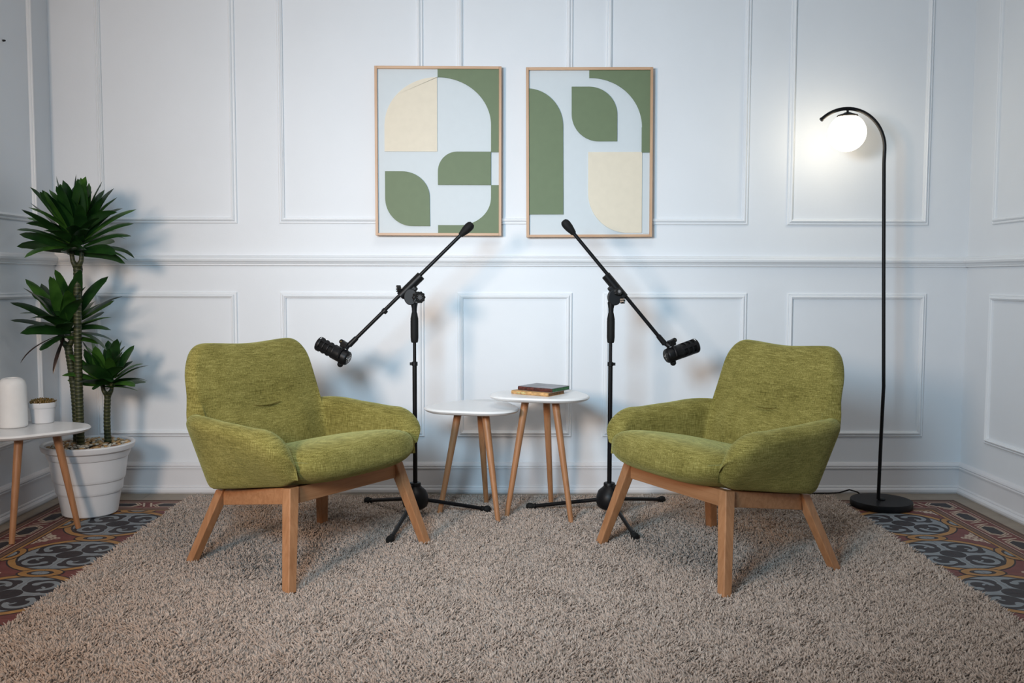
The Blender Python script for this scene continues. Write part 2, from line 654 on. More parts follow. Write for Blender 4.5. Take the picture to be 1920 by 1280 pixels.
def build_pile():
    rng = np.random.default_rng(7)
    pts = []
    for y0, y1, sp in ((2.15, RY1, .0064), (RY0, 2.15, .0100)):
        nx, ny = int((RX1 - RX0) / sp), int((y1 - y0) / sp)
        gx, gy = np.meshgrid(np.arange(nx), np.arange(ny))
        x = RX0 + (gx + .5 + .5 * (gy % 2)) * sp + rng.uniform(-.45, .45, gx.shape) * sp
        y = y0 + (gy + .5) * sp + rng.uniform(-.45, .45, gx.shape) * sp
        pts.append(np.stack([x.ravel(), y.ravel(), np.full(x.size, sp)], 1))
    pts = np.concatenate(pts)
    x, y, sp = pts[:, 0], pts[:, 1], pts[:, 2]
    n = len(x)

    def field(seed, lo, hi, k=24):
        r = np.random.default_rng(seed)
        s = np.zeros(n)
        for _ in range(k):
            fr = r.uniform(lo, hi)
            a = r.uniform(0, 2 * np.pi)
            s += np.sin(fr * (x * np.cos(a) + y * np.sin(a)) + r.uniform(0, 6.28))
        return s / np.sqrt(k / 2)
    # nap direction: clumps a few centimetres across plus single-tuft scatter
    ax = .55 * field(1, 120, 330) + .45 * field(2, 15, 60) + rng.normal(0, .7, n)
    ay = .55 * field(3, 120, 330) + .45 * field(4, 15, 60) + rng.normal(0, .7, n)
    h = .0170 + .0028 * field(5, 90, 260) + rng.normal(0, .0018, n)
    h = np.clip(h, .010, .024)
    lx, ly = .0064 * ax, .0064 * ay
    # edge tufts lean outwards
    for e, d in ((x - RX0, -1), (RX1 - x, 1)):
        k_ = np.clip(1 - e / .02, 0, 1)
        lx += d * .006 * k_
    k_ = np.clip(1 - (RY1 - y) / .02, 0, 1)
    ly += .006 * k_
    rb = sp * .50
    rm = sp * .50
    tw = rng.uniform(0, 2 * np.pi, n)
    V = np.zeros((n, 7, 3))
    for k in range(3):
        a = tw + k * 2 * np.pi / 3
        V[:, k, 0] = x + rb * np.cos(a)
        V[:, k, 1] = y + rb * np.sin(a)
        V[:, k, 2] = .004
        a = a + .7
        V[:, 3 + k, 0] = x + .55 * lx + rm * np.cos(a)
        V[:, 3 + k, 1] = y + .55 * ly + rm * np.sin(a)
        V[:, 3 + k, 2] = h * .72
    V[:, 6, 0] = x + lx * 1.25
    V[:, 6, 1] = y + ly * 1.25
    V[:, 6, 2] = h
    V[:, :, 0] -= .04
    V[:, :, 1] -= 2.8
    base = (np.arange(n) * 7)[:, None]
    quads = np.array([[0, 1, 4, 3], [1, 2, 5, 4], [2, 0, 3, 5]]).reshape(1, -1)
    tris = np.array([[3, 4, 6], [4, 5, 6], [5, 3, 6]]).reshape(1, -1)
    loops = np.concatenate([base + quads, base + tris], 1).ravel().astype(np.int32)
    tot = np.tile(np.array([4, 4, 4, 3, 3, 3], np.int32), n)
    start = np.concatenate([[0], np.cumsum(tot)[:-1]]).astype(np.int32)
    me = bpy.data.meshes.new('pile')
    me.vertices.add(n * 7)
    me.vertices.foreach_set('co', V.ravel().astype(np.float32))
    me.loops.add(len(loops))
    me.loops.foreach_set('vertex_index', loops)
    me.polygons.add(n * 6)
    me.polygons.foreach_set('loop_start', start)
    me.polygons.foreach_set('use_smooth', np.ones(n * 6, bool))
    me.update(calc_edges=True)
    tint = np.clip(.5 + .16 * rng.normal(0, 1, n) + .05 * field(9, 60, 200), 0, 1)
    at = me.attributes.new('tint', 'FLOAT', 'POINT')
    at.data.foreach_set('value', np.repeat(tint, 7).astype(np.float32))
    me.materials.append(M['pile'])
    o = bpy.data.objects.new('pile', me)
    COL.objects.link(o)
    o.parent = rug
    o['kind'] = 'stuff'
    return o


build_pile()


# ------------------------------------------------------------------ armchairs
def smooth(t):
    t = max(0.0, min(1.0, t))
    return t * t * (3 - 2 * t)


YBK = .206        # back mid-surface at seat level
CR = .050         # plan corner radius
XS = .320         # arm mid-surface at the rear
YFR = -.268       # front end of the arms
SEG1 = XS - CR
SEG2 = CR * PI / 2
SEG3 = (YBK - CR) - YFR
LTOT = SEG1 + SEG2 + SEG3
ZB = .333
TILT = R(8.4)     # the whole shell leans back on a sloping base
PIV = .33


def tilted(p):
    x, y, z = p
    dz = z - PIV
    return Vector((x, y * math.cos(TILT) + dz * math.sin(TILT), PIV - .030 - y * math.sin(TILT) + dz * math.cos(TILT)))


def plan(l):
    """half plan path: arc length -> (x, y), outward normal"""
    if l < SEG1:
        return (l, YBK - .012 * (l / SEG1) ** 2 * 0), (0, 1)
    if l < SEG1 + SEG2:
        a = (l - SEG1) / CR
        return (SEG1 + CR * math.sin(a), YBK - CR + CR * math.cos(a)), (math.sin(a), math.cos(a))
    d = l - SEG1 - SEG2
    t = d / SEG3
    x = XS + .004 * math.sin(min(1, t * 1.15) * PI * .62)
    q = max(0, (l - (LTOT - .075)) / .075)
    return (x - .026 * q ** 2, YBK - CR - d), (math.cos(.7 * q ** 2), -math.sin(.7 * q ** 2))


def shell_height(l):
    hb = .845 + .011 * smooth(min(1, l / .22))
    rear, front = .604, .536
    la, lb = .185, .298
    arm = rear + (front - rear) * smooth((l - .30) / .34) + .010 * math.exp(-((l - .56) / .08) ** 2)
    if l <= la:
        h = hb
    elif l < lb:
        t = (l - la) / (lb - la)
        h = arm + (hb - arm) * (1 - t ** 3.2) ** (1 / 2.2)
    else:
        h = arm
    ls = LTOT - .125
    if l > ls:
        t = (l - ls) / (LTOT - ls)
        h = ZB + .05 + (h - ZB - .05) * (1 - t ** 2.2) ** (1 / 2.0)
    return h


def shell_section(l, sgn):
    (px, py), (nx, ny) = plan(l)
    h = shell_height(l)
    k = smooth((l - SEG1 + .02) / (SEG2 + .10))
    lean_y = .13 * (1 - k)
    lean_x = .06 * k - .006 * (1 - k)
    T = .066 * (1 - k) + .096 * k
    e = max(0, (l - (LTOT - .055)) / .055)
    T = T * max(.12, math.sqrt(max(0, 1 - e * e)))
    fr = smooth((l - .40) / .28)
    zb = ZB + .022 * smooth((l - (LTOT - .10)) / .10)
    pts = []

    arm_z = .604 + .01
    qf = max(0.0, min(1.0, (l - (.298 - .050)) / .050)) if l < .33 else 0.0
    thin = 1 - math.sqrt(max(0.0, 1 - .92 * qf * qf))

    def P(z, off):
        off *= 1 - thin * smooth((z - arm_z) / .05)
        return tilted((sgn * (px + nx * off + lean_x * (z - .40)), py + ny * off + lean_y * (z - .40), z))

    h = max(h, zb + .01)
    r = min(T / 2, (h - zb) * .45)
    n1, n2, n3 = 18, 12, 18
    for i in range(n1):
        z = zb + (h - r - zb) * i / (n1 - 1)
        hz = .17 - .03 * fr
        q = max(0, 1 - (z - ZB) / hz)
        ql = max(0, 1 - (z - ZB) / .24)
        qr = max(0, 1 - (z - ZB) / .014)
        ins = .085 * fr * q ** 1.8 + (1 - fr) * (.042 * ql + .008 * qr ** 2)
        pts.append(P(z, T / 2 - min(ins, T * .85)))
    for i in range(1, n2):
        a = PI * i / n2
        pts.append(P(h - r + r * math.sin(a), T / 2 * math.cos(a)))
    for i in range(n3):
        z = h - r - (h - r - zb) * i / (n3 - 1)
        off = -T / 2
        # padding of the inner back and a stitched tuck in the lumbar
        if l < .27:
            b = smooth((.27 - l) / .12)
            off -= .010 * b * math.exp(-((z - .72) / .08) ** 2) + .022 * b * math.exp(-((z - .52) / .06) ** 2)
            off += .016 * math.exp(-(l / .085) ** 2) * math.exp(-((z - .610) / .022) ** 2)
        pts.append(P(z, off))
    return pts


def grid_mesh(sections, closed_ring=True, cap=True):
    n = len(sections[0])
    mb = MB()
    vs_ = [p for s in sections for p in s]
    fs = []
    for i in range(len(sections) - 1):
        for k in range(n if closed_ring else n - 1):
            k2 = (k + 1) % n
            fs.append((i * n + k, i * n + k2, (i + 1) * n + k2, (i + 1) * n + k))
    if cap:
        fs.append(tuple(range(n)))
        fs.append(tuple(range((len(sections) - 1) * n, len(sections) * n)))
    mb.add(vs_, fs, 0, True)
    return mb


def stations():
    L = list(np.linspace(0, .17, 14)) + [.178 + .122 * t for t in np.sin(np.linspace(0, PI / 2, 26))] + list(np.linspace(.310, LTOT - .13, 17)) + \
        [LTOT - .125 * (1 - t) for t in np.sin(np.linspace(0, PI / 2, 18))[:-1]] + [LTOT - .0008]
    return L


def make_armchair(loc, rz):
    root = empty('armchair', loc, rz)
    L = stations()
    secs = [shell_section(l, -1) for l in reversed(L)] + [shell_section(l, 1) for l in L[1:]]
    sh = grid_mesh(secs).build('shell', M['green_fabric'], root, angle=180)
    sm = sh.modifiers.new('soften', 'SMOOTH')
    sm.factor = .5
    sm.iterations = 7
    # seat cushion: superellipsoid bent into a seat with a rolled front
    sc = []
    nu, nv = 56, 40

    def sp_(c, e):
        return math.copysign(abs(c) ** e, c)
    mb = MB()
    vs_, fs = [], []
    for i in range(nv + 1):
        ph = -PI / 2 + PI * i / nv
        for k in range(nu):
            th = 2 * PI * k / nu
            cx = sp_(math.cos(ph), .40) * sp_(math.cos(th), .36)
            cy = sp_(math.cos(ph), .40) * sp_(math.sin(th), .36)
            cz = sp_(math.sin(ph), .62)
            x, y = .300 * cx, -.040 + .272 * cy
            z = .388 + .067 * cz
            fr = smooth((-y - .02) / .24)
            if cz > 0:
                z += .012 * (1 - (x / .3) ** 2) * smooth(cz) - .020 * smooth((y + .1) / .3)
                z += .004 * fr
            else:
                z += .036 * abs(cx) ** 4 * fr
            y -= .018 * (1 - cx * cx) * fr
            vs_.append(tilted((x, y, z)))
    for i in range(nv):
        for k in range(nu):
            k2 = (k + 1) % nu
            fs.append((i * nu + k, i * nu + k2, (i + 1) * nu + k2, (i + 1) * nu + k))
    mb.add(vs_, fs, 0, True).build('seat_cushion', M['green_fabric'], root, angle=180)
    # stitched tuck in the lower back
    tk = []
    for i in range(13):
        t = -1 + 2 * i / 12
        zz = .610 - .006 * (1 - t * t)
        tk.append(tilted((.064 * t, YBK - .040 + .13 * (zz - .40) - .005, zz)))
    MB().tube(tk, [.0012 + .0028 * (1 - abs(-1 + 2 * i / 12) ** 2) for i in range(13)], 8).build('tuck_seam', M['green_fabric'], root)
    # base
    zf, zr_ = .327, .271
    tops = {(1, -1): (.258, -.185, zf), (-1, -1): (-.258, -.185, zf), (1, 1): (.236, .185, zr_), (-1, 1): (-.236, .185, zr_)}
    feet = {(1, -1): (.340, -.262), (-1, -1): (-.340, -.262), (1, 1): (.316, .268), (-1, 1): (-.316, .268)}
    sl_ = (zf - zr_) / .37
    for key in tops:
        tx, ty, tz = tops[key]
        fx, fy = feet[key]
        a, b = .0200, .0165
        top = [(tx - a, ty - a, tz + sl_ * a), (tx + a, ty - a, tz + sl_ * a), (tx + a, ty + a, tz - sl_ * a), (tx - a, ty + a, tz - sl_ * a)]
        bot = [(fx - b, fy - b, .010), (fx + b, fy - b, .010), (fx + b, fy + b, .010), (fx - b, fy + b, .010)]
        MB().hexa(bot, top).build('leg', M['wood_leg'], root, bevel=.003)

    def rail(p, q, th=.026, hh=.056):
        p, q = Vector(p), Vector(q)
        d = (q - p).normalized()
        nn = Vector((-d.y, d.x, 0)).normalized() * th / 2
        top = [p - nn, q - nn, q + nn, p + nn]
        return MB().hexa([v - Vector((0, 0, hh)) for v in top], [v - Vector((0, 0, .001)) for v in top]).build('rail', M['wood_rail'], root, bevel=.002)
    T = {k: Vector(v) for k, v in tops.items()}
    rail(T[(-1, -1)] + Vector((.012, 0, 0)), T[(1, -1)] + Vector((-.012, 0, 0)))
    rail(T[(-1, 1)] + Vector((.012, 0, 0)), T[(1, 1)] + Vector((-.012, 0, 0)))
    rail(T[(-1, -1)] + Vector((0, .012, 0)), T[(-1, 1)] + Vector((0, -.012, 0)))
    rail(T[(1, -1)] + Vector((0, .012, 0)), T[(1, 1)] + Vector((0, -.012, 0)))
    return root


a1 = make_armchair((-.706, 3.338, 0), R(55))
tag(a1, 'olive green fabric armchair on the plant side of the rug, facing right', 'armchair', 'armchairs on the rug')
a2 = make_armchair((.772, 3.296, 0), R(-61))
tag(a2, 'olive green fabric armchair on the floor lamp side of the rug, facing left', 'armchair', 'armchairs on the rug')


# ------------------------------------------------------------------ side tables
def tri_outline(Rm, th0, n=72, amp=.115):
    return [(Rm * (1 + amp * math.cos(3 * (2 * PI * k / n - th0))) * math.cos(2 * PI * k / n),
             Rm * (1 + amp * math.cos(3 * (2 * PI * k / n - th0))) * math.sin(2 * PI * k / n)) for k in range(n)]


def make_table(cen, zt, Rm, th0, feet, z_floor, label, leg_in=.46):
    root = empty('side_table', (cen[0], cen[1], z_floor))
    n = 72
    mb = MB()
    th = .020
    prof = [(-.040, -th), (-.016, -th), (-.006, -th * .75), (0, -th * .38), (-.002, -.0025), (-.006, 0)]
    rings = []
    for d, z in prof:
        rings.append([(x * (1 + d / Rm), y * (1 + d / Rm), z + zt - z_floor) for x, y in tri_outline(Rm, th0, n)])
    vs_ = [p for r in rings for p in r]
    fs = [(i * n + k, i * n + (k + 1) % n, (i + 1) * n + (k + 1) % n, (i + 1) * n + k) for i in range(len(prof) - 1) for k in range(n)]
    fs += [tuple(reversed(range(n))), tuple(range((len(prof) - 1) * n, len(prof) * n))]
    mb.add(vs_, fs, 0, True).build('table_top', M['table_white'], root, angle=30)
    mbp = MB().lathe([(0, zt - z_floor - .030), (.085, zt - z_floor - .030), (.088, zt - z_floor - .027), (.088, zt - z_floor - .0205), (0, zt - z_floor - .0205)], 32)
    for fx, fy in feet:
        ox, oy = fx - cen[0], fy - cen[1]
        a = (ox * leg_in, oy * leg_in, zt - z_floor - .021)
        b = (ox, oy, .0)
        MB().rod(a, b, .0165, .0105, 20).build('leg', M['wood_leg'], root)
    tag(root, label, 'table', 'white topped side tables')
    return root


ZR = .010
make_table((-.121, 3.924), .475, .196, R(76), [(-.271, 3.901), (-.019, 3.770), (-.074, 4.100)], ZR,
           'white topped side table without books, the lower of the two between the armchairs')
make_table((.165, 3.915), .530, .204, R(77), [(.017, 3.856), (.284, 3.761), (.218, 4.100)], ZR,
           'white topped side table carrying two books, the taller of the two between the armchairs')
LT = (-1.882, 3.665)
make_table(LT, .420, .197, R(14), [(-1.879, 3.485), (-1.728, 3.712), (-2.010, 3.745)], 0.0,
           'white topped side table by the side wall with a white vase on it', .55)

# ------------------------------------------------------------------ books
M['book_tan'] = plain('tan_cover', (0.52, 0.30, 0.12), 0.6, var=0.45, scale=70)
M['book_maroon'] = plain('maroon_spine', (0.085, 0.022, 0.016), 0.5, var=0.6, scale=120)
M['book_grey'] = plain('grey_worn_cover', (0.17, 0.17, 0.19), 0.35, var=0.6, scale=26)
M['page_green'] = plain('green_page_edge', (0.035, 0.14, 0.045), 0.6, var=0.35, scale=90)
M['page_tan'] = plain('aged_page_edge', (0.20, 0.095, 0.035), 0.7, var=0.4, scale=90)
M['gilt'] = plain('gilt_lettering', (0.50, 0.42, 0.18), 0.5, var=0.3, scale=90)


def make_book(loc, rz, W, D, Hh, cover, spine, pages, label):
    """spine along local x at y = -D/2"""
    root = empty('book', loc, rz)
    ct = .0018
    MB().box((0, 0, Hh - ct / 2), (W, D, ct)).build('front_cover', cover, root, bevel=.0006)
    MB().box((0, 0, ct / 2), (W, D, ct)).build('back_cover', cover, root, bevel=.0006)
    MB().box((0, .0012, Hh / 2), (W - .005, D - .005, Hh - 2 * ct)).build('page_block', pages, root)
    pr = [(-D / 2 + .001, 0), (-D / 2 - .002, Hh * .2), (-D / 2 - .003, Hh * .5), (-D / 2 - .002, Hh * .8), (-D / 2 + .001, Hh),
          (-D / 2 + .0035, Hh - ct), (-D / 2 + .0035, ct)]
    vs_ = [(x, y, z) for x in (-W / 2, W / 2) for y, z in pr]
    n = len(pr)
    fs = [(k, (k + 1) % n, n + (k + 1) % n, n + k) for k in range(n)] + [tuple(range(n)), tuple(range(n, 2 * n))]
    sp = MB().add(vs_, fs).build('spine', spine, root)
    tag(root, label, 'book', 'books on the side table')
    return root, sp


b1, sp1 = make_book((.150, 3.900, .530), R(-35), .185, .130, .015, M['book_tan'], M['book_tan'], M['page_tan'],
                    'thin tan book lying flat on the taller side table, under another book')
for k, wd in ((0, .016), (1, .022)):
    MB().box((-.056 + k * .026, -.0683, .0075), (wd, .0012, .006)).build('spine_label', M['gilt'], b1)
b2, sp2 = make_book((.176, 3.915, .5453), R(-36), .172, .140, .017, M['book_grey'], M['book_maroon'], M['page_green'],
                    'worn grey book with maroon spine and green page edges, on top of the tan book')

# ------------------------------------------------------------------ framed pictures
def rrect_corner(x0, y0, x1, y1, rs, n=20):
    """rectangle with corner radii (bl, br, tr, tl); a radius may be (rx, ry)"""
    out = []
    cs = [(x0, y0, 1, 1, PI), (x1, y0, -1, 1, 1.5 * PI), (x1, y1, -1, -1, 0), (x0, y1, 1, -1, .5 * PI)]
    for (cx, cy, sx, sy, a0), r in zip(cs, rs):
        if not r:
            out.append((cx, cy))
            continue
        rx, ry = r if isinstance(r, tuple) else (r, r)
        for i in range(n + 1):
            a = a0 + PI / 2 * i / n
            out.append((cx + sx * rx + rx * math.cos(a), cy + sy * ry + ry * math.sin(a)))
    return out


def make_picture(px0, py0, px1, py1, x0, x1, z0, z1, tilt, shapes, label):
    """shapes are in picture pixels (frame px0..px1, py0..py1), turned into metres on the board"""
    Wd, Hh = x1 - x0, z1 - z0
    root = empty('framed_picture', ((x0 + x1) / 2, YB - .001, z0))
    root.rotation_euler = (0, tilt, 0)
    dp, fwid = .030, .012
    # a panel molding runs behind the frame: frame stands off on its depth
    for s in (-1, 1):
        MB().box((s * (Wd / 2 - fwid / 2), -.018 - dp / 2, Hh / 2), (fwid, dp, Hh)).build('frame_upright', M['wood_frame_v'], root, bevel=.0012)
    for zc in (fwid / 2, Hh - fwid / 2):
        MB().box((0, -.018 - dp / 2, zc), (Wd - 2 * fwid, dp, fwid)).build('frame_bar', M['wood_frame_h'], root, bevel=.0012)
    MB().box((0, -.018 - .010, Hh / 2), (Wd - 2 * fwid, .008, Hh - 2 * fwid)).build('backing_board', M['art_white'], root)
    yb_ = -.018 - .014
    sx, sz = Wd / (px1 - px0), Hh / (py1 - py0)
    for nm, mat, th, poly in shapes:
        pl = [((x - px0) * sx - Wd / 2, (py1 - y) * sz) for x, y in poly]
        lim = (Wd / 2 - fwid, fwid, Hh - fwid)
        pl = [(max(-lim[0], min(lim[0], x)), max(lim[1], min(lim[2], z))) for x, z in pl]
        # polygon in the x-z plane, extruded towards the viewer
        Mx = Matrix(((1, 0, 0, 0), (0, 0, -1, yb_), (0, 1, 0, 0), (0, 0, 0, 1)))
        MB().prism(pl, 0, th, Mx).build(nm, mat, root, bevel=.0006)
    tag(root, label, 'picture', 'framed relief pictures')
    return root


def ell(cx, cy, rx, ry, a0, a1, n=28):
    return [(cx + rx * math.cos(R(a0 + (a1 - a0) * i / n)), cy - ry * math.sin(R(a0 + (a1 - a0) * i / n))) for i in range(n + 1)]


# pixel coordinates in the photograph; angles counter-clockwise, y up
G, Cm = M['art_green'], M['art_cream']
left_shapes = [
    ('cream_piece', Cm, .006, [(820.5, 285), (722.5, 285), (722.5, 236)] + ell(822, 236, 99, 88, 178, 90, 24) + [(820.5, 148)]),
    ('green_piece', G, .008, [(821.5, 133), (936, 133), (936, 286), (920.5, 286), (920.5, 236)] + ell(822, 236, 98.5, 88, 0, 90) + [(821.5, 148)]),
    ('green_piece', G, .008, [(920.5, 347), (821.5, 347), (821.5, 325)] + ell(858, 322, 36.5, 37, 180, 90, 18) + [(920.5, 285)]),
    ('green_piece', G, .008, [(723, 322), (755, 322)] + ell(755, 370, 51, 48, 90, 0, 20) + [(806.5, 424), (773, 424)] + ell(773, 372, 50, 52, 270, 180, 20)),
    ('green_piece', G, .006, [(936, 347), (936, 438), (821.5, 438), (821.5, 422), (862, 422)] + ell(862, 370, 58.5, 52, 270, 360, 24) + [(920.5, 347)]),
]
make_picture(705, 128.5, 940, 442, -.5905, -.0085, 1.216, 1.987, 0.0, left_shapes,
             'wood framed relief with green leaf shapes and a cream quarter arch at its upper left')
right_shapes = [
    ('green_piece', G, .008, [(991, 402), (991, 169)] + ell(988, 238, 67, 70, 88, 0, 26) + [(1055.5, 402)]),
    ('green_piece', G, .008, [(1071, 165), (1103, 165)] + ell(1103, 217, 52.5, 52, 90, 0, 22) + [(1155.5, 266), (1122, 266)] + ell(1122, 215, 51, 51, 270, 180, 22)),
    ('green_piece', G, .008, [(1103.5, 135), (1217, 135), (1217, 287), (1201.5, 287), (1201.5, 240)] + ell(1106, 240, 96, 91, 0, 90) + [(1103.5, 149)]),
    ('cream_piece', Cm, .006, [(1102, 286), (1202.5, 286), (1202.5, 437), (1172, 437)] + ell(1176, 362, 74, 75, 268, 180, 26)),
    ('pale_piece', M['art_white'], .003, [(1204.5, 288), (1217, 288), (1217, 438), (1204.5, 438)]),
]
make_picture(986.5, 130, 1221.5, 445, .1085, .6915, 1.211, 1.985, R(-.35), right_shapes,
             'wood framed relief with a tall green arch and a cream shape at lower right')


# ------------------------------------------------------------------ floor lamp
def make_lamp():
    bx, by = 1.703, 4.072
    root = empty('floor_lamp', (bx, by, 0))
    MB().lathe([(0, .001), (.130, .001), (.133, .004), (.133, .027), (.131, .030), (0, .030)], 64).build('base', M['black_metal'], root)
    MB().lathe([(.017, .030), (.017, .034), (.011, .038), (0, .038)], 24).build('collar', M['black_metal'], root)
    pts = [(-.014, 0, .034), (-.010, 0, .30), (-.005, 0, .545), (-.006, 0, .57), (-.020, 0, 1.05), (-.033, 0, 1.53)]
    # arc: from the pole over the globe to the free end
    cx, cz, rr = -.198, 1.590, .166
    for i in range(0, 27):
        a = R(0 + 133 * i / 26)
        rx = rr if a < PI / 2 else rr
        pts.append((cx + rx * math.cos(a), 0, cz + (rr + .006) * math.sin(a)))
    MB().tube(pts, .0078, 16).build('pole', M['black_metal'], root)
    p0, p1 = Vector(pts[-1]), Vector(pts[-2])
    d = (p0 - p1).normalized()
    MB().rod(p0 - d * .004, p0 + d * .006, .0092, .0092, 16).build('end_cap', M['black_metal'], root)
    gx, gz, gr = -.199, 1.657, .0805
    MB().lathe([(0, gz + gr + .020), (.005, gz + gr + .020), (.005, gz + gr + .006), (.012, gz + gr + .008), (.020, gz + gr + .004), (.043, gz + gr - .004), (.045, gz + gr - .0085), (.042, gz + gr - .012), (0, gz + gr - .014)], 32,
               Matrix.Translation((gx, 0, 0))).build('globe_cap', M['black_metal'], root)
    mt, nt, bs = nodes('lit_opal_glass')
    bs.inputs['Base Color'].default_value = (.9, .9, .88, 1)
    bs.inputs['Roughness'].default_value = .25
    bs.inputs['Emission Color'].default_value = (1.0, .86, .64, 1)
    bs.inputs['Emission Strength'].default_value = 9.0
    prof = [(gr * math.sin(PI * i / 32), gz - gr * math.cos(PI * i / 32)) for i in range(33)]
    prof[0] = (0, gz - gr)
    prof[-1] = (0, gz + gr)
    g = MB().lathe(prof, 48, Matrix.Translation((gx, 0, 0))).build('globe', mt, root)
    tag(g, 'lit white glass globe')
    MB().tube([(-.03, .12, .012), (-.05, .15, .03), (-.075, .185, .033), (-.11, .215, .012), (-.16, .225, .006), (-.26, .225, .006)], .0035, 8).build('power_cord', M['rubber'], root)
    tag(root, 'tall black arched floor lamp with a glowing white globe', 'lamp')


make_lamp()


# ------------------------------------------------------------------ microphones and stands
def gear(n, r0, r1, k=6):
    out = []
    for i in range(n * k):
        a = 2 * PI * i / (n * k)
        out.append(((r0 + (r1 - r0) * (.5 + .5 * math.cos(n * a)) ** .6) * math.cos(a), (r0 + (r1 - r0) * (.5 + .5 * math.cos(n * a)) ** .6) * math.sin(a)))
    return out


def frame_to(p, d, upv=(0, 0, 1)):
    """matrix with local z along d"""
    return Matrix.Translation(Vector(p)) @ Vector(d).to_track_quat('Z', 'Y').to_matrix().to_4x4()


def make_stand(base, feet, tip, piv, end, side, label):
    """world points; parts relative to the base"""
    B = Vector((base[0], base[1], 0))
    root = empty('microphone_stand', B)
    L = lambda p: Vector(p) - B
    # post and telescoping tube
    post = MB().lathe([(0, .030), (.0085, .030), (.0095, .034), (.0095, .668), (.0, .668)], 20).build('post', M['black_metal'], root)
    MB().rod((0, 0, .655), (0, 0, .885), .0068, .0068, 16).build('inner_tube', M['black_metal'], root)
    co = MB().rod((0, 0, .655), (0, 0, .672), .0125, .0125, 20)
    co.box((-.014 * side, 0, .6635), (.012, .010, .012)).build('collar', M['black'], root)
    MB().lathe([(0, .752), (.0125, .752), (.0150, .758), (.0165, .775), (.0165, .842), (.0160, .845), (.0160, .848), (.0165, .850), (.0120, .874), (.009, .884), (0, .884)], 28).build('grip', M['rubber'], root)
    # hub: dome with a lock collar and three legs
    MB().lathe([(0, .052), (.034, .052), (.049, .062), (.055, .080), (.054, .105), (.046, .128), (.030, .142), (.024, .148), (.024, .160), (.022, .163), (0, .163)], 32).build('hub', M['black'], root)
    kd = Vector((-.55 * 1, -.83, 0)) if side > 0 else Vector((.62, -.78, 0))
    Mk = frame_to(Vector((0, 0, .150)) + kd * .026, kd)
    kn = MB().rod((0, 0, .150), Vector((0, 0, .150)) + kd * .028, .005, .005, 10)
    kn.build('lock_bolt', M['chrome'], root)
    MB().prism(gear(8, .007, .0105), 0, .014, Mk).build('lock_knob', M['black_gloss'], root, bevel=.001)
    for f in feet:
        v = L((f[0], f[1], 0))
        v.z = 0
        d = v.normalized()
        a = d * .036 + Vector((0, 0, .088))
        r_ = v.length
        b = d * (r_ - .008) + Vector((0, 0, .024))
        lg = MB().rod(a, b, .0082, .0082, 14).build('leg', M['black_metal'], root)
        # rubber foot: bulb resting on the rug
        ax = (b - a).normalized()
        Mf = frame_to(b - ax * .018, ax)
        MB().lathe([(0, 0), (.0105, 0), (.0115, .004), (.0105, .014), (.0135, .018), (.0165, .028), (.0160, .036), (.011, .043), (0, .045)], 18, Mf).build('rubber_foot', M['rubber'], lg)
        MB().box(d * .030 + Vector((0, 0, .092)), (.026, .026, .030), Matrix.Rotation(math.atan2(d.y, d.x), 3, 'Z')).build('leg_bracket', M['black'], root, bevel=.004)
    # swivel neck
    P = L(piv)
    MB().tube([(0, 0, .880), (0, 0, .895), (0, 0, .915), (P.x * .6, P.y * .6, .935)], [.0105, .011, .0155, .017], 18).build('neck', M['black'], root)
    bd = (L(tip) - L(end)).normalized()
    yv = Vector((0, -1, 0))
    # ear-shaped swivel cheeks, plate normal to y
    up_ = bd.cross(yv).normalized()
    if up_.z < 0:
        up_ = -up_
    for s, nm in ((-1, 'swivel_cheek'), (1, 'swivel_cheek')):
        c = Vector((P.x * .8, s * .014, .942))
        Mx = Matrix.Translation(c) @ Matrix.Rotation(PI / 2, 4, 'X')
        pl = circ(0, 0, .028, .034, 28)
        MB().prism(pl, -.006, .006, Mx).build(nm, M['black'], root, bevel=.003)
    # clamp tube around the boom
    ce = L(piv)
    MB().rod(ce - bd * .058, ce + bd * .064, .0190, .0190, 24).build('boom_clamp', M['black'], root)
    MB().box(ce - up_ * .014, (.034, .030, .034), bd.to_track_quat('X', 'Z').to_matrix()).build('clamp_block', M['black'], root, bevel=.006)
    # two star knobs
    if side > 0:
        k1 = Vector((P.x * .8 + .030, -.034, .940))
        d1 = Vector((.42, -.90, .05)).normalized()
        k2 = ce - bd * .030 + Vector((-.018, -.006, .012))
        d2 = Vector((-.95, -.30, .02)).normalized()
        big, small = .0250, .0150
    else:
        k1 = Vector((P.x * .8 + .024, -.012, .930))
        d1 = Vector((.93, -.35, .05)).normalized()
        k2 = ce + Vector((.004, -.024, -.020))
        d2 = Vector((.40, -.91, .10)).normalized()
        big, small = .0150, .0160
    for c, d, rr in ((k1, d1, big), (k2, d2, small)):
        MB().rod(c - d * .020, c + d * .006, .005, .005, 12).build('knob_bolt', M['chrome'], root)
        kb = MB().prism(gear(10, rr * .86, rr), 0, rr * 1.15, frame_to(c, d)).build('star_knob', M['black_gloss'], root, bevel=.0012)
        st = []
        for i in range(20):
            a = 2 * PI * i / 20
            q = rr * (.60 if i % 2 == 0 else .26)
            st.append((q * math.cos(a), q * math.sin(a)))
        MB().prism(st, rr * 1.15, rr * 1.15 + .0012, frame_to(c, d)).build('knob_emblem', M['chrome'], kb)
    # boom with counterweight
    T_, E_ = L(tip), L(end)
    MB().rod(E_, T_ - bd * .040, .0078, .0074, 16).build('boom', M['black_metal'], root)
    q = ce + (E_ - ce) * .43
    if side > 0:
        MB().rod(q - bd * .008, q + bd * .008, .0125, .0125, 16).build('boom_ring', M['black'], root)
    MB().lathe([(0, 0), (.0100, 0), (.0115, .004), (.0175, .030), (.0190, .050), (.0172, .062), (.011, .070), (0, .072)], 22, frame_to(T_ - bd * .058, bd)).build('counterweight', M['rubber'], root)
